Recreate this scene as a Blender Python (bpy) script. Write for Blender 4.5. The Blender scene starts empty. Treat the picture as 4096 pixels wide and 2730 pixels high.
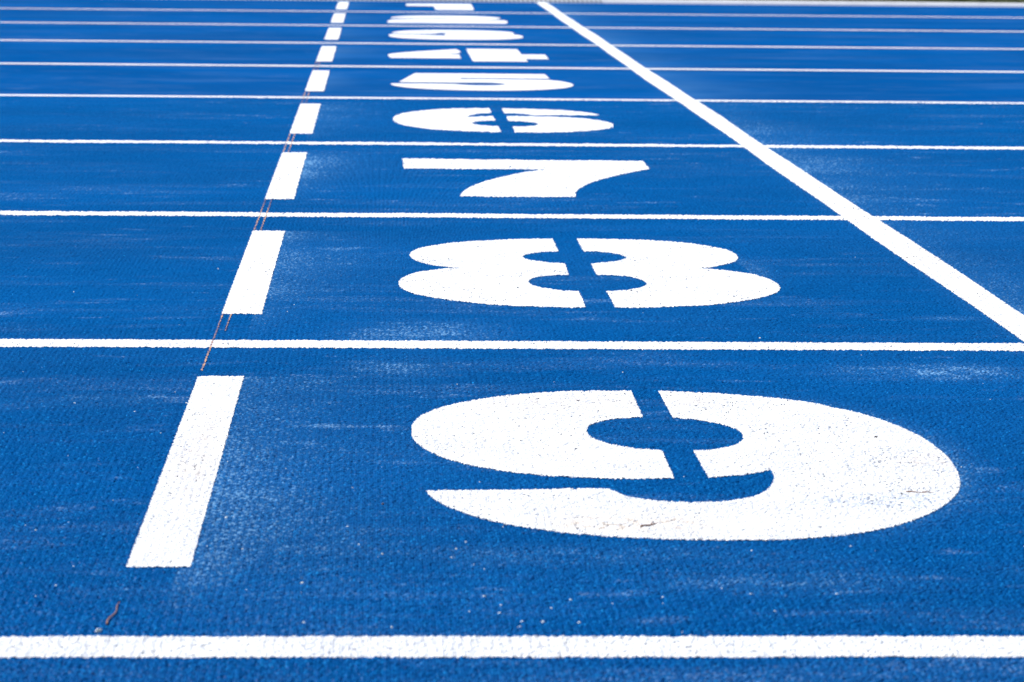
import bpy, math, random
import numpy as np

random.seed(7)
rng = np.random.default_rng(11)
S = bpy.context.scene
COL = S.collection

# ------------------------------------------------------------------ camera
CAM_H = 0.5232
cam_d = bpy.data.cameras.new("camera")
cam_d.sensor_width = 36.0
cam_d.lens = 89.648
cam_d.clip_start = 0.05
cam_d.clip_end = 3000
cam_d.dof.use_dof = True
cam_d.dof.focus_distance = 3.0
cam_d.dof.aperture_fstop = 17.0
cam = bpy.data.objects.new("camera", cam_d)
COL.objects.link(cam)
S.camera = cam
from mathutils import Matrix, Vector
_r = Vector((0.99863197, -0.05113082, 0.01094691))
_u = Vector((-0.00195393, 0.17271629, 0.98496968))
_f = Vector((0.05225301, 0.9836436, -0.1723801))
m = Matrix(((_r.x, _u.x, -_f.x, 0), (_r.y, _u.y, -_f.y, 0), (_r.z, _u.z, -_f.z, CAM_H), (0, 0, 0, 1)))
cam.matrix_world = m

# ------------------------------------------------------------------ light
SUN_EL = math.radians(38)
SUN_AZ = math.radians(-42)          # from +Y towards +X
w = bpy.data.worlds.new("World")
S.world = w
w.use_nodes = True
nt = w.node_tree
sky = nt.nodes.new('ShaderNodeTexSky')
sky.sky_type = 'NISHITA'
sky.sun_disc = False
sky.sun_elevation = SUN_EL
sky.sun_rotation = SUN_AZ
nt.links.new(sky.outputs[0], nt.nodes['Background'].inputs[0])
nt.nodes['Background'].inputs[1].default_value = 0.085
sd = bpy.data.lights.new("sun", 'SUN')
sd.energy = 5.0
sd.angle = math.radians(0.5)
sd.color = (1.0, 0.985, 0.965)
sun = bpy.data.objects.new("sun", sd)
COL.objects.link(sun)
sdir = Vector((math.sin(SUN_AZ) * math.cos(SUN_EL), math.cos(SUN_AZ) * math.cos(SUN_EL), math.sin(SUN_EL)))
sun.rotation_euler = sdir.to_track_quat('Z', 'Y').to_euler()
S.view_settings.view_transform = 'Standard'
S.view_settings.look = 'None'
S.view_settings.gamma = 1.0
S.view_settings.exposure = 0.54
S.render.engine = 'CYCLES'

# ------------------------------------------------------------------ layout (metres)
LANE = 1.22
Y0 = 1.7293          # outer line of the track
SL = -0.01347        # lane lines run very slightly askew to the finish line
DASH_X0, DASH_X1 = -0.1971, -0.1472
FIN_X = 0.7952
DIG_X = 0.2855
FAN_L, FAN_R = -0.255, 0.365
FAN_Y0, FAN_Y1 = 1.45, 6.60
KERB_Y = 12.69


def lane_y(n, x=0.0):
    return Y0 + LANE * n + SL * x


# ------------------------------------------------------------------ helpers
def tag(o, label=None, cat=None, group=None, kind=None):
    if label: o['label'] = label
    if cat: o['category'] = cat
    if group: o['group'] = group
    if kind: o['kind'] = kind
    return o


def raw_mesh(name, co, quads, attrs=None, smooth=True):
    """co (n,3) array, quads (m,4) array -> mesh"""
    me = bpy.data.meshes.new(name)
    n, f = len(co), len(quads)
    me.vertices.add(n)
    me.vertices.foreach_set('co', np.ascontiguousarray(co, np.float32).ravel())
    me.loops.add(f * 4)
    me.loops.foreach_set('vertex_index', np.ascontiguousarray(quads, np.int32).ravel())
    me.polygons.add(f)
    me.polygons.foreach_set('loop_start', np.arange(0, f * 4, 4, dtype=np.int32))
    me.update(calc_edges=True)
    if smooth:
        me.polygons.foreach_set('use_smooth', np.ones(f, bool))
    for k, v in (attrs or {}).items():
        a = me.attributes.new(k, 'FLOAT', 'POINT')
        a.data.foreach_set('value', np.ascontiguousarray(v, np.float32))
    return me


def link(name, me, mat, parent=None):
    o = bpy.data.objects.new(name, me)
    if mat: me.materials.append(mat)
    COL.objects.link(o)
    if parent: o.parent = parent
    return o


def empty(name, loc):
    o = bpy.data.objects.new(name, None)
    o.empty_display_size = 0.05
    o.location = loc
    COL.objects.link(o)
    return o


# value noise for numpy arrays
_T = rng.random((256, 256)).astype(np.float32)


def vnoise(x, y, seed=0):
    x = x + seed * 17.37; y = y + seed * 5.91
    xi = np.floor(x).astype(np.int32); yi = np.floor(y).astype(np.int32)
    fx = (x - xi).astype(np.float32); fy = (y - yi).astype(np.float32)
    fx = fx * fx * (3 - 2 * fx); fy = fy * fy * (3 - 2 * fy)
    a = _T[yi & 255, xi & 255]; b = _T[yi & 255, (xi + 1) & 255]
    c = _T[(yi + 1) & 255, xi & 255]; d = _T[(yi + 1) & 255, (xi + 1) & 255]
    return (a * (1 - fx) + b * fx) * (1 - fy) + (c * (1 - fx) + d * fx) * fy


_G = rng.random((4, 1024, 1024)).astype(np.float32)
GS = 0.0022          # spacing of the rubber granules


def granules(X, Y):
    """rubber granule relief: height, granule centre x, y and a random number per granule"""
    gx0 = np.floor(X / GS).astype(np.int32); gy0 = np.floor(Y / GS).astype(np.int32)
    best = np.full(X.shape, -9.0, np.float32)
    cxb = np.zeros(X.shape, np.float32); cyb = np.zeros(X.shape, np.float32); rb = np.zeros(X.shape, np.float32)
    for dy in (-1, 0, 1):
        for dx in (-1, 0, 1):
            ix = gx0 + dx; iy = gy0 + dy
            jx = ix & 1023; jy = iy & 1023
            px = (ix + 0.30 + 0.40 * _G[0, jy, jx]) * GS
            py = (iy + 0.12 + 0.76 * _G[1, jy, jx]) * GS
            rr = _G[2, jy, jx]
            R = GS * (0.62 + 0.32 * rr)
            q = ((X - px) ** 2 + (Y - py) ** 2) / (R * R)
            h = rr * 0.0007 + 0.0020 * (1 - q) - 0.0003
            better = h > best
            best = np.where(better, h, best)
            cxb = np.where(better, px, cxb); cyb = np.where(better, py, cyb)
            rb = np.where(better, _G[3, jy, jx], rb)
    z = np.maximum(best, 0.0)
    z += 0.0005 * (vnoise(X * 90, Y * 70, 3) - 0.5) + 0.0004 * (vnoise(X * 24, Y * 24, 5) - 0.5)
    # faint ribs left by the paving screed, running across the lanes
    z += 0.00013 * np.cos((X + 0.0012 * vnoise(X * 20, Y * 9, 8)) * (6.2832 / 0.0066)) * (0.4 + vnoise(X * 5, Y * 4, 13))
    z = np.maximum(z, 0)
    return z.astype(np.float32), cxb, cyb, rb


def inside(pl, X, Y):
    r = np.zeros(X.shape, bool)
    n = len(pl)
    for i in range(n):
        x1, y1 = pl[i]; x2, y2 = pl[(i + 1) % n]
        if y1 == y2: continue
        r ^= ((y1 > Y) != (y2 > Y)) & (X < (x2 - x1) * (Y - y1) / (y2 - y1) + x1)
    return r


def smooth_poly(pl, corner=55, sub=4):
    """Catmull-Rom through the shallow vertices, corners stay sharp"""
    n = len(pl)
    P = [np.array(p, float) for p in pl]
    isc = []
    for i in range(n):
        a = P[i] - P[i - 1]; b = P[(i + 1) % n] - P[i]
        ang = abs(math.degrees(math.atan2(a[0] * b[1] - a[1] * b[0], a @ b)))
        isc.append(ang > corner)
    out = []
    for i in range(n):
        p1, p2 = P[i], P[(i + 1) % n]
        p0 = p1 + (p1 - p2) if isc[i] else P[i - 1]
        p3 = p2 + (p2 - p1) if isc[(i + 1) % n] else P[(i + 2) % n]
        d = np.linalg.norm(p2 - p1)
        k = sub if d > 0.01 else 2
        # centripetal-ish tangents keep long/short neighbours from overshooting
        l0 = max(np.linalg.norm(p1 - p0), 1e-6); l2 = max(np.linalg.norm(p3 - p2), 1e-6)
        t1 = ((p1 - p0) / l0 * d + (p2 - p1)) * 0.5
        t2 = ((p3 - p2) / l2 * d + (p2 - p1)) * 0.5
        for j in range(k):
            t = j / k
            h00 = 2 * t**3 - 3 * t**2 + 1; h10 = t**3 - 2 * t**2 + t
            h01 = -2 * t**3 + 3 * t**2; h11 = t**3 - t**2
            q = h00 * p1 + h10 * t1 + h01 * p2 + h11 * t2
            out.append((float(q[0]), float(q[1])))
    return out


def clip(pl, a, b, c):
    """keep the side a*x+b*y+c >= 0"""
    out = []
    n = len(pl)
    for i in range(n):
        p, q = pl[i], pl[(i + 1) % n]
        fp = a * p[0] + b * p[1] + c; fq = a * q[0] + b * q[1] + c
        if fp >= 0: out.append(p)
        if (fp >= 0) != (fq >= 0):
            t = fp / (fp - fq)
            out.append((p[0] + t * (q[0] - p[0]), p[1] + t * (q[1] - p[1])))
    return out


# ------------------------------------------------------------------ materials
def new_mat(name):
    mt = bpy.data.materials.new(name)
    mt.use_nodes = True
    return mt, mt.node_tree, mt.node_tree.nodes['Principled BSDF']


class NT:
    def __init__(s, t): s.t = t; s.L = t.links.new
    def n(s, k, **kw):
        x = s.t.nodes.new(k)
        for a, b in kw.items(): setattr(x, a, b)
        return x
    def set(s, sock, v):
        if hasattr(v, 'links') or hasattr(v, 'is_linked'): s.L(v, sock)
        else: sock.default_value = v
    def math(s, op, a, b=0.0, clamp=False):
        x = s.n('ShaderNodeMath', operation=op, use_clamp=clamp)
        s.set(x.inputs[0], a); s.set(x.inputs[1], b)
        return x.outputs[0]
    def attr(s, name):
        x = s.n('ShaderNodeAttribute'); x.attribute_name = name
        return x.outputs['Fac']
    def mix(s, f, a, b):
        x = s.n('ShaderNodeMix', data_type='RGBA')
        s.set(x.inputs[0], f); s.set(x.inputs[6], a); s.set(x.inputs[7], b)
        return x.outputs[2]
    def pos(s, scale=(1, 1, 1), loc=(0, 0, 0), rot=(0, 0, 0)):
        g = s.n('ShaderNodeNewGeometry')
        mp = s.n('ShaderNodeMapping')
        mp.inputs['Scale'].default_value = scale
        mp.inputs['Location'].default_value = loc
        mp.inputs['Rotation'].default_value = rot
        s.L(g.outputs['Position'], mp.inputs[0])
        return mp.outputs[0]
    def noise(s, vec, scale, detail=2, rough=0.5):
        x = s.n('ShaderNodeTexNoise')
        s.L(vec, x.inputs['Vector'])
        x.inputs['Scale'].default_value = scale; x.inputs['Detail'].default_value = detail
        x.inputs['Roughness'].default_value = rough
        return x.outputs[0]
    def step(s, v, lo, hi):
        x = s.n('ShaderNodeMapRange', interpolation_type='SMOOTHSTEP')
        s.set(x.inputs[0], v); x.inputs[1].default_value = lo; x.inputs[2].default_value = hi
        return x.outputs[0]
    def blob(s, cx, cy, rx, ry):
        """soft round patch at a place on the ground, 1 in its middle"""
        v = s.pos((1 / rx, 1 / ry, 0), (-cx / rx, -cy / ry, 0))
        l = s.n('ShaderNodeVectorMath', operation='LENGTH')
        s.L(v, l.inputs[0])
        return s.step(l.outputs['Value'], 1.0, 0.25)


def granule_bump(N, coarse, bs, amount=0.8):
    vor = N.n('ShaderNodeTexVoronoi', feature='SMOOTH_F1')
    N.L(N.pos((1, 1, 0)), vor.inputs['Vector'])
    vor.inputs['Scale'].default_value = 1 / GS
    inv = N.math('SUBTRACT', 1.0, vor.outputs['Distance'])
    h = N.math('ADD', inv, N.noise(N.pos(), 45, 3, 0.6))
    b = N.n('ShaderNodeBump')
    b.inputs['Distance'].default_value = 0.0012
    N.L(N.math('MULTIPLY', coarse, amount), b.inputs['Strength'])
    N.L(h, b.inputs['Height'])
    for x in bs: N.L(b.outputs[0], x.inputs['Normal'])


def matte_with_glints(N, bs, col, w, rough):
    """chalky rubber: diffuse body with a faint gloss on the granule tops"""
    t = N.t
    out = t.nodes['Material Output']
    t.nodes.remove(bs)
    d = N.n('ShaderNodeBsdfDiffuse'); g = N.n('ShaderNodeBsdfGlossy'); m_ = N.n('ShaderNodeMixShader')
    N.L(col, d.inputs['Color']); d.inputs['Roughness'].default_value = 0.0
    g.inputs['Roughness'].default_value = rough
    m_.inputs[0].default_value = w
    N.L(d.outputs[0], m_.inputs[1]); N.L(g.outputs[0], m_.inputs[2]); N.L(m_.outputs[0], out.inputs['Surface'])
    N.shaders = [d, g]


def track_material():
    mt, t, bs = new_mat('blue_track_rubber')
    N = NT(t)
    gran, coarse, spray_glint = N.attr('gran'), N.attr('coarse'), N.attr('spray_glint')
    big = N.noise(N.pos((0.9, 1.6, 1)), 1.3, 4, 0.6)
    c = N.mix(N.step(big, 0.3, 0.7), (0.0, 0.051, 0.202, 1), (0.0, 0.069, 0.262, 1))
    # coat varies per granule, with glints and relief shading painted into the tones
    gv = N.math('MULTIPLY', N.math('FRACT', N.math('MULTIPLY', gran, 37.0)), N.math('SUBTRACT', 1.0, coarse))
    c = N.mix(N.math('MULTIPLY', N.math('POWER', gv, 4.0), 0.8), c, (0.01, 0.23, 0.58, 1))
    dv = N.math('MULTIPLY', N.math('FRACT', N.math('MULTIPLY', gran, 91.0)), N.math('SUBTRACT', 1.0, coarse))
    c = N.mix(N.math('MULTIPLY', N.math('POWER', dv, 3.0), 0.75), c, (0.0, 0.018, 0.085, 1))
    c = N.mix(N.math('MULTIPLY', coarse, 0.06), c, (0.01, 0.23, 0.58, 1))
    # dusty scuffs left along the running direction
    st = N.noise(N.pos((6.0, 20, 1)), 1.0, 6, 0.62)
    patch = N.noise(N.pos((1.1, 2.3, 1), (3.1, 0.4, 0)), 1.2, 3, 0.55)
    scuff = N.math('MULTIPLY', N.step(st, 0.50, 0.72), N.step(patch, 0.38, 0.66))
    st2 = N.noise(N.pos((13.0, 34, 1), (1.3, 7.7, 0)), 1.0, 3, 0.5)
    scuff2 = N.math('MULTIPLY', N.step(st2, 0.62, 0.76), 0.7)
    scuff = N.math('MAXIMUM', N.math('MULTIPLY', scuff, 1.15), scuff2)
    st3 = N.noise(N.pos((1.6, 7.5, 1), (4.4, 2.2, 0)), 1.0, 7, 0.65)
    scuff = N.math('MAXIMUM', scuff, N.math('MULTIPLY', N.step(st3, 0.48, 0.68), 0.55))
    amt = N.math('MAXIMUM', spray_glint, N.math('MULTIPLY', scuff, 0.62))
    near = N.math('MULTIPLY', N.math('SUBTRACT', amt, gran), 2.6, True)
    near = N.math('ADD', N.math('MULTIPLY', near, 0.45), N.math('MULTIPLY', amt, 0.11))
    far = N.math('MULTIPLY', amt, 0.22)
    fac = N.math('ADD', N.math('MULTIPLY', near, N.math('SUBTRACT', 1.0, coarse)), N.math('MULTIPLY', far, coarse))
    tint = N.mix(N.step(spray_glint, 0.0, 0.25), (0.22, 0.37, 0.60, 1), (0.25, 0.50, 0.76, 1))
    c = N.mix(fac, c, tint)
    # pale mineral specks, also sun glints painted as white granules
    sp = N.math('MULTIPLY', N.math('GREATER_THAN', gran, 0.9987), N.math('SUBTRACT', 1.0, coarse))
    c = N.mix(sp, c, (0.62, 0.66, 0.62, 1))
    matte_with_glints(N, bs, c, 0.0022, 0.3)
    granule_bump(N, coarse, N.shaders, 0.55)
    return mt


def paint_material():
    mt, t, bs = new_mat('white_line_paint')
    N = NT(t)
    gran, coarse = N.attr('gran'), N.attr('coarse')
    d = N.noise(N.pos(), 9, 5, 0.6)
    c = N.mix(N.step(d, 0.35, 0.75), (0.82, 0.82, 0.81, 1), (0.69, 0.70, 0.73, 1))
    stain = N.blob(0.215, 2.085, 0.11, 0.05)
    for a in ((0.19, 2.60, 0.13, 0.06), (0.33, 2.62, 0.05, 0.06), (0.525, 2.33, 0.08, 0.06), (0.80, 3.72, 0.05, 0.14), (0.80, 4.12, 0.04, 0.10), (-0.17, 2.35, 0.03, 0.3)):
        stain = N.math('MAXIMUM', stain, N.math('MULTIPLY', N.blob(*a), 0.6))
    rub = N.math('MAXIMUM', N.blob(0.445, 2.165, 0.11, 0.05), N.math('MULTIPLY', N.blob(0.50, 2.33, 0.10, 0.10), 0.5))
    rub = N.math('MULTIPLY', rub, N.step(N.noise(N.pos((1, 2, 1)), 110, 4, 0.7), 0.42, 0.60))
    c = N.mix(N.math('MULTIPLY', rub, 0.55), c, (0.27, 0.36, 0.55, 1))
    brk = N.step(N.noise(N.pos(), 70, 4, 0.7), 0.42, 0.62)
    stain = N.math('MULTIPLY', stain, brk)
    c = N.mix(N.math('MULTIPLY', stain, 0.60), c, (0.52, 0.38, 0.25, 1))
    fl = N.math('MULTIPLY', N.math('LESS_THAN', gran, 0.012), N.math('SUBTRACT', 1.0, coarse))
    c = N.mix(N.math('MULTIPLY', fl, 0.75), c, (0.16, 0.15, 0.20, 1))
    fl2 = N.math('MULTIPLY', N.math('GREATER_THAN', gran, 0.80), N.math('SUBTRACT', 1.0, coarse))
    c = N.mix(N.math('MULTIPLY', fl2, 0.34), c, (0.46, 0.49, 0.62, 1))
    matte_with_glints(N, bs, c, 0.006, 0.4)
    granule_bump(N, coarse, N.shaders, 0.35)
    return mt


def simple_mat(name, col, rough=0.6, var=0.15, scale=40.0):
    mt, t, bs = new_mat(name)
    N = NT(t)
    f = N.step(N.noise(N.pos(), scale, 4, 0.6), 0.3, 0.7)
    dark = tuple(v * (1 - var) for v in col) + (1,)
    lite = tuple(min(1, v * (1 + var)) for v in col) + (1,)
    N.L(N.mix(f, dark, lite), bs.inputs['Base Color'])
    bs.inputs['Roughness'].default_value = rough
    return mt


M_TRACK = track_material()
M_PAINT = paint_material()
def chalk_material():
    mt, t, bs = new_mat('orange_chalk')
    N = NT(t)
    f = N.step(N.noise(N.pos((4, 1, 1)), 90, 3, 0.7), 0.40, 0.58)
    fade = N.step(N.noise(N.pos((0.3, 1, 1), (7.7, 3.1, 0)), 3.0, 2, 0.5), 0.25, 0.6)
    N.L(N.mix(N.math('MULTIPLY', f, fade), (0.08, 0.09, 0.19, 1), (0.78, 0.46, 0.25, 1)), bs.inputs['Base Color'])
    bs.inputs['Roughness'].default_value = 0.9
    bs.inputs['Specular IOR Level'].default_value = 0.0
    return mt


M_CHALK = chalk_material()
M_KERB = simple_mat('white_kerb_paint', (0.84, 0.82, 0.84), 0.5, 0.06, 12)
M_GAP = simple_mat('kerb_slot_grey', (0.50, 0.48, 0.48), 0.8, 0.2, 60)  # greyer than the kerb, for the floor of the slots
M_FIELD = simple_mat('infield_turf', (0.055, 0.075, 0.018), 0.9, 0.35, 3)
M_GRASS = simple_mat('grass_blades', (0.085, 0.105, 0.022), 0.7, 0.35, 14)
M_TWIG = simple_mat('dry_twig', (0.28, 0.12, 0.06), 0.8, 0.3, 400)
M_STONE = simple_mat('pale_grit', (0.80, 0.78, 0.70), 0.6, 0.15, 600)
M_SEED = simple_mat('dark_seed', (0.07, 0.04, 0.03), 0.7, 0.3, 600)

# ------------------------------------------------------------------ the running surface
ys = [FAN_Y0]
while ys[-1] < FAN_Y1:
    ys.append(ys[-1] * (1.0006 if ys[-1] < 4.0 else 1.0012))
ys[-1] = FAN_Y1
ys = np.array(ys)
NC = 1600
ts = np.linspace(FAN_L, FAN_R, NC)
NR = len(ys)
FX = (ys[:, None] * ts[None, :]).astype(np.float64)
FY = np.repeat(ys[:, None], NC, 1)
FZ, GX, GY, GR = granules(FX, FY)
print('fan', NR, NC)


def smoothstep(a, b, x):
    t = np.clip((x - a) / (b - a), 0, 1)
    return t * t * (3 - 2 * t)


def dash_span(n):
    yc = lane_y(n + 0.5, DASH_X0) + 0.005
    return yc - 0.40, yc + 0.40


def overspray_and_glints(X, Y):
    """white line paint drifted onto the blue beside the markings, plus painted glints"""
    o = np.full(X.shape, 0.014, np.float32) + 0.05 * smoothstep(0.45, 0.85, vnoise(X * 4, Y * 5, 7))  # base level everywhere: sun glints painted as scattered pale granules
    wob = 0.45 + 0.55 * vnoise(X * 14, Y * 7, 9) + 0.55 * vnoise(X * 5, Y * 11, 10)
    for n in range(9):
        y0, y1 = dash_span(n)
        dx = X - DASH_X1
        k = (0.42, 0.40, 0.48, 0.36, 0.34, 0.40, 0.3, 0.3, 0.3)[n]
        d0 = (0.13, 0.09, 0.085, 0.11, 0.07, 0.12, 0.1, 0.1, 0.1)[n] * (0.7 + 0.7 * vnoise(X * 3 + 5 * n, Y * 6, 12))
        a = (dx > -0.01) * np.exp(-np.maximum(dx, 0) / d0) * k
        a *= smoothstep(y0 - 0.03 - 0.1 * (n % 2), y0 + 0.25 + 0.2 * (n % 3), Y + 0.25 * vnoise(X * 7, Y * 0 + n, 14)) * (Y < y1)
        o = np.maximum(o, a * wob)
    dx = X - FIN_X - 0.02
    a = (dx > 0) * np.exp(-np.maximum(dx, 0) / (0.08 + 0.14 * vnoise(X * 0, Y * 2.2, 15))) * (0.25 + 0.3 * vnoise(X * 0, Y * 1.7, 16))
    o = np.maximum(o, a * wob)
    dx = FIN_X - 0.02 - X
    o = np.maximum(o, (dx > 0) * np.exp(-np.maximum(dx, 0) / 0.02) * 0.22)
    # right-hand rims of the numbers
    for n, rx in ((0, 0.262), (1, 0.265), (3, 0.26), (4, 0.26)):
        cy = lane_y(n + 0.5, DIG_X) + (0.012 if n == 0 else 0)
        r = np.sqrt(((X - DIG_X) / rx) ** 2 + ((Y - cy) / 0.33) ** 2)
        a = (X > DIG_X) * np.exp(-np.maximum(r - 0.97, 0) / 0.075) * (0.5, 0.32, 0, 0.12, 0.1)[n] * (r > 0.9)
        a *= smoothstep(DIG_X, DIG_X + 0.2, X)
        o = np.maximum(o, a)
    # open drifts that lie free on the track
    for cx, cy, rx, ry, s in ((0.05, 3.03, 0.10, 0.09, 0.5), (0.62, 2.78, 0.12, 0.05, 0.55), (0.02, 2.80, 0.07, 0.07, 0.35),
                              (0.72, 3.15, 0.05, 0.02, 0.35), (0.12, 1.98, 0.22, 0.04, 0.22), (0.30, 1.90, 0.12, 0.04, 0.28),
                              (-0.30, 2.62, 0.10, 0.05, 0.2), (0.60, 1.93, 0.1, 0.03, 0.25), (-0.06, 2.05, 0.09, 0.2, 0.25)):
        r2 = ((X - cx) / rx) ** 2 + ((Y - cy) / ry) ** 2
        o = np.maximum(o, s * np.exp(-r2) * (0.5 + vnoise(X * 30, Y * 60, 4)))
    return np.clip(o, 0, 1).astype(np.float32)


def grid_quads(nr, nc, off=0):
    i = (np.arange(nr - 1)[:, None] * nc + np.arange(nc - 1)[None, :]).ravel() + off
    return np.stack([i, i + 1, i + nc + 1, i + nc], 1)


FLAT = 0.0008
parts_co, parts_q, A_g, A_c, A_o = [], [], [], [], []
parts_co.append(np.stack([FX, FY, FZ], -1).reshape(-1, 3))
parts_q.append(grid_quads(NR, NC))
A_g.append(GR.ravel()); A_c.append(np.zeros(NR * NC)); A_o.append(overspray_and_glints(FX, FY).ravel())
off = NR * NC


def add_patch(X, Y, fine=True):
    global off
    nr, nc = X.shape
    parts_co.append(np.stack([X, Y, np.full(X.shape, FLAT)], -1).reshape(-1, 3))
    parts_q.append(grid_quads(nr, nc, off))
    A_g.append(np.full(nr * nc, 0.5)); A_c.append(np.ones(nr * nc)); A_o.append(overspray_and_glints(X, Y).ravel())
    off += nr * nc


FARY = KERB_Y + 0.02
gx = np.concatenate([[-70, -30, -12], np.arange(-3.0, 5.0, 0.025), [12, 30, 70]])
gy = np.arange(FAN_Y1 - 0.004, FARY, 0.03)
gy = np.append(gy, FARY)
X, Y = np.meshgrid(gx, gy); add_patch(X, Y)
E_ = 0.004
yy = np.linspace(FAN_Y0, FAN_Y1 - 0.004, 60)
u = np.concatenate([np.linspace(0, 1, 20) ** 2 * 0.03, [0.1, 0.4, 1.0]])
X = (FAN_L * yy + E_)[:, None] + u[None, ::-1] * (-70 - (FAN_L * yy + E_)[:, None]); add_patch(X, np.repeat(yy[:, None], len(u), 1))
X = (FAN_R * yy - E_)[:, None] + u[None, :] * (70 - (FAN_R * yy - E_)[:, None]); add_patch(X, np.repeat(yy[:, None], len(u), 1))
X, Y = np.meshgrid([-70, -10, -2, 0, 2, 10, 70], [-6, -2, 0, 1, FAN_Y0 + 0.003]); add_patch(X.astype(float), Y.astype(float))
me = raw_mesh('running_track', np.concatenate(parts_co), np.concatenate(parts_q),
              {'gran': np.concatenate(A_g), 'coarse': np.concatenate(A_c), 'spray_glint': np.concatenate(A_o)})
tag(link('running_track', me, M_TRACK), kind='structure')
del parts_co, parts_q

# ------------------------------------------------------------------ painted markings
def near_part(pl, lift=0.00045, mixg=0.30, mat=None, film=0.0007, drop=None):
    """the grid cells of the granule relief that the outline covers, as a raised paint film"""
    P = np.array(pl)
    y0, y1 = P[:, 1].min() - 0.006, P[:, 1].max() + 0.006
    r0 = max(np.searchsorted(ys, y0) - 1, 0); r1 = min(np.searchsorted(ys, y1) + 1, NR - 1)
    if r1 <= r0 + 1: return None
    x0, x1 = P[:, 0].min() - 0.006, P[:, 0].max() + 0.006
    xs = FX[r0:r1]
    cols = np.where(((xs >= x0) & (xs <= x1)).any(0))[0]
    if len(cols) < 2: return None
    c0, c1 = cols[0], min(cols[-1] + 2, NC)
    sl = (slice(r0, r1), slice(c0, c1))
    x, y, gx_, gy_, gr, z = FX[sl], FY[sl], GX[sl], GY[sl], GR[sl], FZ[sl]
    tx = x * (1 - mixg) + gx_ * mixg; ty = y * (1 - mixg) + gy_ * mixg
    inn = inside(pl, tx, ty)
    # paint misses the deepest hollows between the granules
    thr = 0.00006 + 0.0005 * (vnoise(x * 9, y * 14, 2) ** 4)
    worn = np.exp(-(((x - 0.44) / 0.07) ** 2 + ((y - 2.165) / 0.035) ** 2)) + 0.6 * np.exp(-(((x - 0.47) / 0.05) ** 2 + ((y - 2.33) / 0.06) ** 2))
    thr = thr + 0.00055 * worn
    miss = z < thr
    hole = miss & (vnoise(x * 420, y * 420, 6) > 0.42) & (mat is None)
    inn &= ~hole
    if drop is not None: inn &= drop(x, y, gr, z)
    f = inn[:-1, :-1]
    idx = np.argwhere(f)
    if not len(idx): return None
    nc = c1 - c0
    i = idx[:, 0] * nc + idx[:, 1]
    q = np.stack([i, i + 1, i + nc + 1, i + nc], 1)
    uq, inv = np.unique(q, return_inverse=True)
    co = np.stack([x.ravel()[uq], y.ravel()[uq], np.maximum(z.ravel()[uq], film) + lift], 1)
    return co, inv.reshape(-1, 4), gr.ravel()[uq]


def far_polys(pl):
    """pieces of the outline outside the fine relief"""
    res = []
    up = clip(pl, 0, 1, -FAN_Y1)
    if len(up) > 2: res.append(up)
    lo = clip(pl, 0, -1, FAN_Y1)
    if len(lo) > 2:
        a = clip(lo, -1, FAN_L, 0)
        if len(a) > 2: res.append(a)
        b = clip(lo, 1, -FAN_R, 0)
        if len(b) > 2: res.append(b)
    return res


def paint(name, polys, parent=None, lift=0.00045, mat=None, drop=None, origin=None, flat=0.0019, mixg=0.30):
    cos, faces_q, gr = [], [], []
    off = 0
    for pl in polys:
        r = near_part(pl, lift, mixg, mat, drop=drop)
        if r:
            cos.append(r[0]); faces_q.append(r[1] + off); gr.append(r[2]); off += len(r[0])
    ng = []
    nv = off
    for pl in polys:
        for fp in far_polys(pl):
            # slightly uneven edge of a sprayed line
            out = []
            for i in range(len(fp)):
                p, q = fp[i], fp[(i + 1) % len(fp)]
                L = math.hypot(q[0] - p[0], q[1] - p[1])
                k = max(1, min(int(L / 0.02), 400)) if L < 12 else 200
                for j in range(k):
                    t = j / k
                    out.append((p[0] + t * (q[0] - p[0]) + rng.normal() * 0.0006, p[1] + t * (q[1] - p[1]) + rng.normal() * 0.0006))
            cos.append(np.array([(a, b, flat) for a, b in out])); gr.append(np.full(len(out), 0.5))
            ng.append(list(range(off, off + len(out)))); off += len(out)
    co = np.concatenate(cos); g = np.concatenate(gr)
    o3 = np.array(origin if origin is not None else (0, 0, 0))
    co = co - o3
    q = np.concatenate(faces_q) if faces_q else np.zeros((0, 4), int)
    me = bpy.data.meshes.new(name)
    me.vertices.add(len(co)); me.vertices.foreach_set('co', co.astype(np.float32).ravel())
    loops = np.concatenate([q.ravel()] + [np.array(n_) for n_ in ng]).astype(np.int32)
    tot = [4] * len(q) + [len(n_) for n_ in ng]
    st = np.concatenate([[0], np.cumsum(tot)[:-1]]).astype(np.int32)
    me.loops.add(len(loops)); me.loops.foreach_set('vertex_index', loops)
    me.polygons.add(len(tot)); me.polygons.foreach_set('loop_start', st)
    me.update(calc_edges=True)
    me.polygons.foreach_set('use_smooth', np.array([True] * len(q) + [False] * len(ng)))
    a = me.attributes.new('gran', 'FLOAT', 'POINT'); a.data.foreach_set('value', g.astype(np.float32))
    cr = np.zeros(len(co), np.float32); cr[nv:] = 1
    a = me.attributes.new('coarse', 'FLOAT', 'POINT'); a.data.foreach_set('value', cr)
    o = link(name, me, mat or M_PAINT, parent)
    if parent is None: o.location = tuple(o3)
    return o


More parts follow.
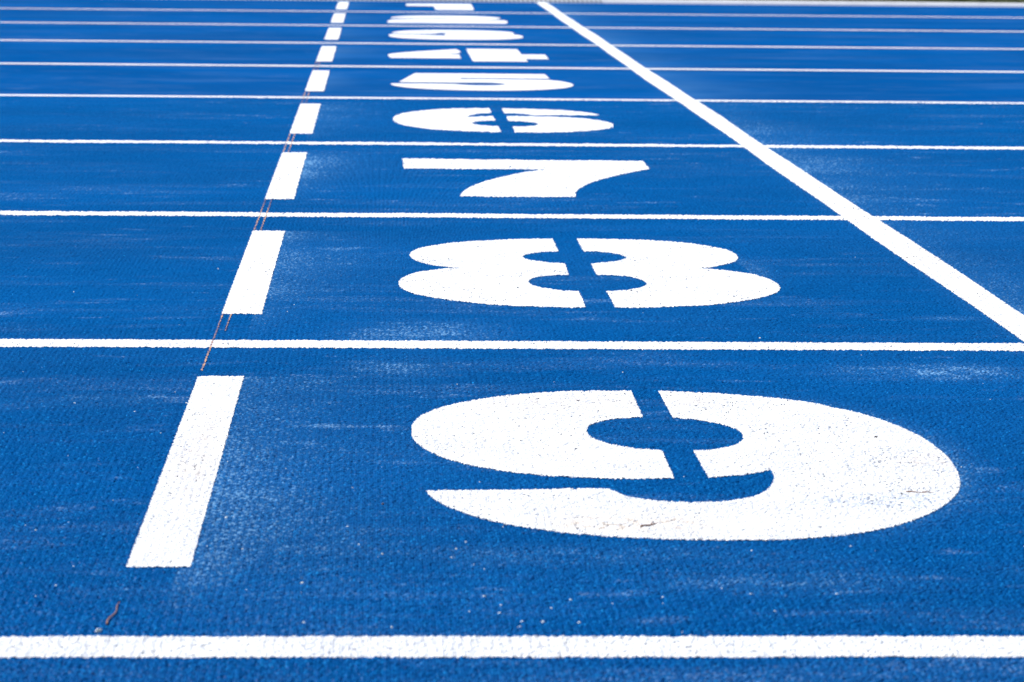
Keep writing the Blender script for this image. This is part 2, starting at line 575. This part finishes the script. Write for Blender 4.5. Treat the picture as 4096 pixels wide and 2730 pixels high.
# lane lines ------------------------------------------------------
LL = {0: 'thick white outer lane line in front of the number 9, lowest line in the picture',
      1: 'white lane line running between the numbers 9 and 8',
      2: 'white lane line running between the numbers 8 and 7',
      3: 'white lane line running between the numbers 7 and 6',
      4: 'white lane line running between the numbers 6 and 5',
      5: 'thin white lane line running between the numbers 5 and 4',
      6: 'thin white lane line running between the numbers 4 and 3',
      7: 'thin faint white lane line running between the numbers 3 and 2',
      8: 'thinnest faint white lane line running between the numbers 2 and 1'}
for n in range(9):
    e = 0.025
    XL, XR = -40.0, 40.0
    pl = [(XL, lane_y(n, XL) - e), (XR, lane_y(n, XR) - e), (XR, lane_y(n, XR) + e), (XL, lane_y(n, XL) + e)]
    o = paint('lane_line', [pl], origin=(0, lane_y(n), 0), lift=0.0004 + 0.00001 * n, flat=0.0019)
    tag(o, LL[n], 'lane line', 'white lane lines across the blue track')

# finish line -----------------------------------------------------
fy = np.arange(-0.6, KERB_Y - 0.03, 0.05)
wv = lambda y, s: 0.0016 * math.sin(y * 2.1 + s) + 0.0010 * math.sin(y * 5.3 + s * 2)
pl = [(FIN_X + 0.0255 + wv(y, 0.3), y) for y in fy] + [(FIN_X - 0.0255 + wv(y, 1.7), y) for y in fy[::-1]]
o = paint('finish_line', [pl], origin=(FIN_X, 6, 0), lift=0.0007, flat=0.0023)
tag(o, 'long solid white diagonal line crossing every lane right of the numbers', 'finish line')

# dashes ----------------------------------------------------------
WORD = {9: 'nine', 8: 'eight', 7: 'seven', 6: 'six', 5: 'five', 4: 'four', 3: 'three', 2: 'two', 1: 'one'}
for n in range(9):
    y0, y1 = dash_span(n)
    pl = [(DASH_X0, y0), (DASH_X1, y0), (DASH_X1, y1), (DASH_X0, y1)]
    o = paint('painted_dash', [pl], origin=(DASH_X0, (y0 + y1) / 2, 0), lift=0.0006, flat=0.0022)
    tag(o, 'short white painted bar on blue track, left of the number %d' % (9 - n), 'painted dash',
        'white dashes left of the lane numbers')

# numbers ---------------------------------------------------------
DIGITS = {"9":[[[-0.0162,0.3204],[-0.0322,0.3196],[-0.0484,0.3187],[-0.059,0.3185],[-0.094,0.3147],[-0.1295,0.3026],[-0.153,0.2913],[-0.1766,0.2747],[-0.2,0.2555],[-0.2232,0.227],[-0.2393,0.1954],[-0.2474,0.1682],[-0.2522,0.1391],[-0.2536,0.108],[-0.2524,0.0775],[-0.247,0.0479],[-0.2382,0.0199],[-0.2254,-0.0072],[-0.2089,-0.0312],[-0.1895,-0.0517],[-0.1701,-0.0657],[-0.1508,-0.0768],[-0.1218,-0.0875],[-0.0926,-0.0938],[-0.0838,-0.0957],[-0.0513,-0.0969],[-0.0171,-0.0953],[-0.0155,0.0229],[-0.0387,0.0308],[-0.0546,0.0437],[-0.0671,0.0572],[-0.0765,0.0775],[-0.0802,0.0978],[-0.0801,0.1158],[-0.0765,0.1366],[-0.0693,0.1521],[-0.0564,0.1653],[-0.0426,0.1743],[-0.0179,0.1806]],[[0.0129,0.3186],[0.0466,0.3118],[0.0836,0.301],[0.1106,0.2899],[0.1306,0.2816],[0.1516,0.2684],[0.1715,0.2499],[0.1898,0.2243],[0.2078,0.1992],[0.2241,0.1674],[0.238,0.1263],[0.2487,0.0734],[0.2521,0.0398],[0.2536,-0.0015],[0.2511,-0.0499],[0.2456,-0.0924],[0.2383,-0.1271],[0.2273,-0.1608],[0.2109,-0.1954],[0.1961,-0.2192],[0.1762,-0.2464],[0.1584,-0.2652],[0.136,-0.2848],[0.1151,-0.2984],[0.0858,-0.3098],[0.0574,-0.3171],[0.021,-0.3204],[-0.0235,-0.3186],[-0.0612,-0.3148],[-0.0855,-0.3101],[-0.1096,-0.3031],[-0.1359,-0.2927],[-0.1533,-0.2824],[-0.1708,-0.2703],[-0.1884,-0.2552],[-0.206,-0.2353],[-0.2192,-0.2138],[-0.2326,-0.1876],[-0.2406,-0.1624],[-0.2436,-0.1426],[-0.2123,-0.1418],[-0.1544,-0.1401],[-0.085,-0.1367],[-0.0803,-0.139],[-0.0729,-0.1543],[-0.0624,-0.1689],[-0.044,-0.1816],[-0.0135,-0.1885],[0.0144,-0.1853],[0.0355,-0.1754],[0.0493,-0.1619],[0.0614,-0.1397],[0.0699,-0.1152],[0.0753,-0.0866],[0.0766,-0.0609],[0.058,-0.0738],[0.0402,-0.0835],[0.0146,-0.091],[0.0144,0.0217],[0.0293,0.0244],[0.0433,0.0331],[0.0583,0.0476],[0.0681,0.0681],[0.0718,0.0868],[0.0718,0.1079],[0.0675,0.128],[0.058,0.1444],[0.0462,0.1575],[0.0296,0.1699],[0.0123,0.1775]]],"8":[[[-0.0188,0.3321],[-0.0711,0.325],[-0.116,0.3105],[-0.1456,0.2977],[-0.1754,0.2785],[-0.205,0.251],[-0.2226,0.2242],[-0.2344,0.1928],[-0.2398,0.1621],[-0.2402,0.127],[-0.2344,0.0947],[-0.2252,0.0707],[-0.2092,0.0453],[-0.1892,0.025],[-0.1665,0.0161],[-0.1896,0.01],[-0.2102,-0.0035],[-0.2266,-0.0186],[-0.2402,-0.0408],[-0.2512,-0.0707],[-0.258,-0.1061],[-0.2592,-0.1365],[-0.256,-0.1704],[-0.2462,-0.2036],[-0.2302,-0.2344],[-0.2092,-0.2582],[-0.1849,-0.2792],[-0.1606,-0.2969],[-0.1304,-0.3135],[-0.0938,-0.323],[-0.0573,-0.33],[-0.0207,-0.3333],[-0.0186,-0.1926],[-0.0374,-0.1896],[-0.0534,-0.179],[-0.0714,-0.1566],[-0.08,-0.1285],[-0.0814,-0.1068],[-0.0762,-0.0847],[-0.0656,-0.0648],[-0.0489,-0.0528],[-0.0212,-0.0458],[-0.0194,0.0643],[-0.0406,0.0734],[-0.059,0.0904],[-0.0704,0.1087],[-0.0754,0.1313],[-0.0706,0.1545],[-0.0596,0.172],[-0.0417,0.1857],[-0.0197,0.1915]],[[0.0186,0.3333],[0.0666,0.3314],[0.11,0.3228],[0.1528,0.3076],[0.1868,0.2837],[0.2125,0.2555],[0.2326,0.2213],[0.24,0.1903],[0.242,0.1527],[0.2387,0.1246],[0.2311,0.0948],[0.2164,0.0682],[0.1995,0.0457],[0.1836,0.0292],[0.1692,0.0232],[0.1883,0.0124],[0.2132,-0.0057],[0.2364,-0.0328],[0.2514,-0.0686],[0.2586,-0.1083],[0.2593,-0.143],[0.2556,-0.1704],[0.2474,-0.1983],[0.2314,-0.2275],[0.2108,-0.2538],[0.1818,-0.2807],[0.147,-0.3065],[0.108,-0.3188],[0.07,-0.3272],[0.0176,-0.3327],[0.0182,-0.196],[0.0398,-0.1881],[0.058,-0.1743],[0.0701,-0.1554],[0.0782,-0.1338],[0.0799,-0.1121],[0.0755,-0.0902],[0.0658,-0.0682],[0.0485,-0.0524],[0.0171,-0.0459],[0.0184,0.0652],[0.0371,0.0772],[0.0563,0.0904],[0.0691,0.1083],[0.0752,0.1273],[0.074,0.1452],[0.066,0.1652],[0.0532,0.1801],[0.0368,0.1899],[0.0179,0.1935]]],"7":[[[-0.2401,0.3231],[-0.0673,0.3085],[0.0978,0.3015],[0.2402,0.2986],[0.2374,0.1482],[0.2024,0.0966],[0.1711,0.0462],[0.1394,-0.0149],[0.1107,-0.079],[0.0874,-0.1479],[0.0712,-0.2102],[0.0629,-0.2642],[0.0582,-0.3209],[-0.0454,-0.3231],[-0.1445,-0.319],[-0.1408,-0.2792],[-0.1287,-0.2082],[-0.1114,-0.1414],[-0.083,-0.0651],[-0.0488,0.0067],[-0.0113,0.0736],[0.0171,0.107],[0.0422,0.1256],[0.005,0.1287],[-0.1014,0.1307],[-0.2388,0.1362]]],"5":[[[-0.18,0.3264],[0.2025,0.3222],[0.2047,0.142],[-0.0517,0.149],[-0.0517,0.098],[0.0788,0.1],[0.198,0.0879],[0.2362,0.0209],[0.2565,-0.0942],[0.234,-0.1925],[0.1912,-0.2511],[0.135,-0.293],[0.0675,-0.3181],[-0.009,-0.3243],[-0.09,-0.3118],[-0.1687,-0.272],[-0.2182,-0.2197],[-0.2475,-0.1569],[-0.2542,-0.094],[-0.0788,-0.098],[-0.0472,-0.131],[0.0022,-0.146],[0.045,-0.131],[0.072,-0.0858],[0.045,-0.045],[-0.0022,-0.03],[-0.0562,-0.038],[-0.135,-0.034],[-0.2295,-0.03]]]}
DIGITS['6'] = None
DIGITS['4'] = [[[-.248, .015], [-.248, -.185], [-.022, -.19], [-.022, .010], [-.085, .014], [-.022, .090], [-.022, .305]],
               [[.012, .325], [.012, -.325], [.186, -.325], [.186, -.19], [.262, -.19], [.262, .035], [.186, .035], [.186, .325]]]
DIGITS['3'] = [[[-.235, .062], [-.232, .14], [-.18, .25], [-.08, .315], [.03, .325], [.14, .295], [.215, .215], [.228, .11], [.222, .03], [.236, .01],
                [.25, -.09], [.235, -.20], [.17, -.285], [.06, -.325], [-.06, -.323], [-.17, -.280], [-.232, -.195], [-.25, -.09], [-.246, -.012],
                [-.15, -.018], [-.095, -.05], [-.04, -.068], [.06, -.086], [.06, -.072], [-.038, -.055], [-.038, .098], [.06, .136], [.06, .152],
                [-.02, .148], [-.06, .11], [-.08, .058], [-.16, .044]]]
DIGITS['2'] = [[[-.235, .06], [-.232, .14], [-.18, .25], [-.08, .315], [.03, .325], [.14, .295], [.215, .215], [.232, .12], [.205, .03], [.13, -.03],
                [.085, -.052], [.14, -.062], [.236, -.058], [.248, -.12], [.236, -.325], [-.25, -.325], [-.248, -.16], [-.225, -.07],
                [-.13, .0], [-.02, .05], [.045, .112], [.03, .125], [-.09, .088]]]
DIGITS['1'] = [[[-.157, .285], [-.157, .07], [-.028, .062], [-.028, -.325], [.148, -.325], [.156, .325], [.02, .320]]]
DIGITS['6'] = [[[round(-x, 4), round(-y, 4)] for x, y in p] for p in DIGITS['9']]      # a turned 9 ...
NOTE = {9: 'largest white stencilled number 9, nearest the camera, in the outermost lane',
        8: 'white stencilled number 8 with a thin blue slot down its middle',
        7: 'solid white number 7 without any stencil slot',
        6: 'white stencilled number 6 with a thin blue slot down its middle',
        5: 'white number 5 painted between the 4 and the 6',
        4: 'white stencilled number 4 in two pieces behind the 5',
        3: 'foreshortened white number 3 between the 2 and the 4',
        2: 'foreshortened blurred white number 2 between the 1 and the 3',
        1: 'farthest white number 1 painted beside the kerb'}
DY = {9: 0.012, 8: 0.0, 7: -0.014, 6: -0.010, 5: 0.004, 4: 0.006, 3: 0.0, 2: -0.03, 1: -0.03}
for k in range(9, 0, -1):
    n = 9 - k
    cx, cy = DIG_X, lane_y(n + 0.5, DIG_X) + DY[k]
    polys = []
    for p in DIGITS[str(k)]:
        q = smooth_poly(p, 62 if k in (3, 2) else (28 if k == 7 else 50))
        cuts = [q]
        if k == 6 and max(a[0] for a in q) - min(a[0] for a in q) > 0.3:      # ... whose slot also cuts the top stroke
            cuts = [clip(q, -1, 0, -0.0145), clip(q, 1, 0, -0.0165)]
        for q in cuts: polys.append([(x + cx, y + cy) for x, y in q])
    nm = 'number_' + WORD[k]
    if len(polys) > 1:
        e = empty(nm, (cx, cy, 0))
        for pl in polys:
            paint('stencil_piece', [pl], parent=e, origin=(cx, cy, 0), lift=0.0005)
        tag(e, NOTE[k], 'lane number', 'lane numbers painted on the blue track')
    else:
        o = paint(nm, polys, origin=(cx, cy, 0), lift=0.0005)
        tag(o, NOTE[k], 'lane number', 'lane numbers painted on the blue track')

# orange snap lines under the dashes --------------------------------
def chalk(xc, wd, ya, yb):
    pl = [(xc - wd / 2, ya), (xc + wd / 2, ya), (xc + wd / 2, yb), (xc - wd / 2, yb)]
    return paint('chalk_line', [pl], lift=0.00049, mat=M_CHALK, origin=(xc, 4, 0), flat=0.00205, mixg=0.0)


tag(chalk(-0.1955, 0.0019, 2.78, 8.05),
    'faint orange snap line on blue track along the left edge of the white dashes', 'chalk line', 'orange snap lines under the dashes')
tag(chalk(-0.1852, 0.0017, 3.04, 8.05),
    'fainter second orange snap line, just right of the other, running under the white dashes', 'chalk line', 'orange snap lines under the dashes')

# ------------------------------------------------------------------ small litter on the surface
def tube(pts, rad, seg=6):
    """tapered bent stalk"""
    P = [Vector(p) for p in pts]
    v, f = [], []
    for i, p in enumerate(P):
        d = (P[min(i + 1, len(P) - 1)] - P[max(i - 1, 0)]).normalized()
        a = d.cross(Vector((0, 0, 1))).normalized(); b = d.cross(a)
        for k in range(seg):
            t = 2 * math.pi * k / seg
            v.append(tuple(p + (a * math.cos(t) + b * math.sin(t)) * rad[i]))
    for i in range(len(P) - 1):
        for k in range(seg):
            f.append((i * seg + k, i * seg + (k + 1) % seg, (i + 1) * seg + (k + 1) % seg, (i + 1) * seg + k))
    f.append(tuple(range(seg))[::-1]); f.append(tuple(range((len(P) - 1) * seg, len(P) * seg)))
    return v, f


def twig(name, x, y, ang, L, r, label, cat, mat, fork=True):
    ca, sa = math.cos(ang), math.sin(ang)
    def w_(u, s, h): return (u * ca - s * sa, u * sa + s * ca, h)
    n = 9
    pts = [w_((i / (n - 1) - .5) * L, (0.05 if fork else 0.02) * L * math.sin(i * 1.1), 0.0006 + r) for i in range(n)]
    v, f = tube(pts, [r * (1.2 - .8 * i / n) for i in range(n)])
    if fork:
        pts2 = [w_((0.1 + .1 * i) * L, (0.05 + .07 * i) * L, 0.0008 + r) for i in range(4)]
        v2, f2 = tube(pts2, [r * .6, r * .55, r * .45, r * .3])
        f += [tuple(i + len(v) for i in q) for q in f2]; v += v2
    me = bpy.data.meshes.new(name); me.from_pydata(v, [], f); me.update()
    o = link(name, me, mat); o.location = (x, y, 0.0016)
    return tag(o, label, cat)


def pebble(name, x, y, s, label, cat, mat, flat_=0.6):
    import bmesh
    bm = bmesh.new(); bmesh.ops.create_icosphere(bm, subdivisions=3, radius=1.0)
    sd_ = random.random() * 50
    for vv in bm.verts:
        c = vv.co
        k = 1 + .16 * math.sin(c.x * 3.1 + sd_) + .13 * math.sin(c.y * 4.2 + sd_ * 2) + .1 * math.sin(c.z * 5 + c.x * 2 + sd_)
        vv.co = Vector((c.x * s * k, c.y * s * .75 * k, c.z * s * flat_ * k))
    me = bpy.data.meshes.new(name); bm.to_mesh(me); bm.free()
    o = link(name, me, mat); o.location = (x, y, 0.0014 + s * flat_ * .6); o.rotation_euler = (0, 0, random.random() * 6)
    return tag(o, label, cat)


twig('dry_twig', 0.482, 2.194, math.radians(-12), 0.024, 0.0005, 'thin brown twig lying on the right side of the white number 9', 'twig', M_TWIG)
twig('dry_twig', 0.228, 2.077, math.radians(35), 0.020, 0.0006, 'curled brown twig lying on the white tail at the bottom of the number 9', 'twig', M_TWIG)
twig('dry_stalk', -0.193, 1.815, math.radians(86), 0.058, 0.0006, 'short dark brown stalk on blue track above the outer lane line', 'stalk', M_TWIG, False)
pebble('pale_pebble', -0.199, 1.770, 0.0026, 'small white pebble touching the outer lane line beside the brown stalk', 'pebble', M_STONE)
pebble('dark_seed', 0.4875, 2.429, 0.0021, 'tiny dark seed in the upper right of the white number 9', 'seed', M_SEED)
pebble('dark_seed', 0.004, 2.155, 0.0014, 'tiny dark seed near the left tip of the tail of the number 9', 'seed', M_SEED)

# ------------------------------------------------------------------ kerb along the inside of lane one
def box(v, f, x0, x1, y0, y1, z0, z1, bev=0.0):
    b = len(v)
    if bev:
        prof = [(y0 - 0.012, z0), (y0 + 0.004, z1 * 0.55), (y0 + 0.018, z1 * 0.9), (y0 + 0.028, z1), (y1 - 0.008, z1), (y1, z1 - 0.006), (y1, z0)]
    else:
        prof = [(y0, z0), (y0, z1), (y1, z1), (y1, z0)]
    k = len(prof)
    for x in (x0, x1):
        for (yy_, zz_) in prof: v.append((x, yy_, zz_))
    for i in range(k):
        j = (i + 1) % k
        f.append((b + i, b + k + i, b + k + j, b + j))
    f.append(tuple(b + i for i in range(k))); f.append(tuple(b + k + i for i in range(k))[::-1])


ke = empty('track_kerb', (0, KERB_Y, 0))
ke.rotation_euler = (0, 0, math.atan(SL))
RIB_END = 1.10
v, f = [], []
x = -6.0
while x < RIB_END:
    box(v, f, x, x + 0.0160, -0.025, 0.025, 0.0, 0.021, 0.010)
    x += 0.0226
me = bpy.data.meshes.new('slotted_section'); me.from_pydata(v, [], f); me.update()
link('slotted_section', me, M_KERB, ke)
v, f = [], []
box(v, f, -6.0, RIB_END, -0.0215, 0.0215, 0.0, 0.0120)
me = bpy.data.meshes.new('slot_floor'); me.from_pydata(v, [], f); me.update()
link('slot_floor', me, M_GAP, ke)
v, f = [], []
xx = RIB_END + 0.004
while xx < 40:
    box(v, f, xx, xx + 2.994, -0.025, 0.025, 0.0, 0.019, 0.010)
    xx += 3.0
xx = -6.004
while xx > -40:
    box(v, f, xx - 2.994, xx, -0.025, 0.025, 0.0, 0.019, 0.010)
    xx -= 3.0
me = bpy.data.meshes.new('plain_section'); me.from_pydata(v, [], f); me.update()
link('plain_section', me, M_KERB, ke)
tag(ke, 'low white kerb with ribbed slots along the far edge of the blue track', 'kerb')

# ------------------------------------------------------------------ infield
g = 600.0
me = bpy.data.meshes.new('grass_field')
me.from_pydata([(-g, -g, -0.012), (g, -g, -0.012), (g, g, -0.012), (-g, g, -0.012)], [], [(0, 1, 2, 3)])
tag(link('grass_field', me, M_FIELD), kind='structure')
NB = 60000
bx = rng.uniform(-4.5, 6.5, NB); by = KERB_Y + 0.05 - 0.0135 * bx + rng.random(NB) ** 1.4 * 3.2
bh = rng.uniform(0.018, 0.042, NB); ba = rng.uniform(0, 6.283, NB); bl = rng.uniform(0.0, 0.02, NB); bw = rng.uniform(0.0014, 0.0026, NB)
ca, sa = np.cos(ba), np.sin(ba)
co = np.zeros((NB, 6, 3))
for i, (hh, ww, ll) in enumerate(((0, 1, 0), (0.55, .8, .35), (1, .12, 1))):
    for s_, j in ((-1, 0), (1, 1)):
        co[:, i * 2 + j, 0] = bx + ca * bw * ww * s_ + sa * bl * ll
        co[:, i * 2 + j, 1] = by + sa * bw * ww * s_ - ca * bl * ll
        co[:, i * 2 + j, 2] = -0.012 + bh * hh
base = np.arange(NB)[:, None] * 6
q = np.concatenate([base + np.array([0, 1, 3, 2]), base + np.array([2, 3, 5, 4])])
me = raw_mesh('infield_grass', co.reshape(-1, 3), q, smooth=False)
tag(link('infield_grass', me, M_GRASS), 'short olive green grass growing behind the white kerb', 'grass', kind='stuff')
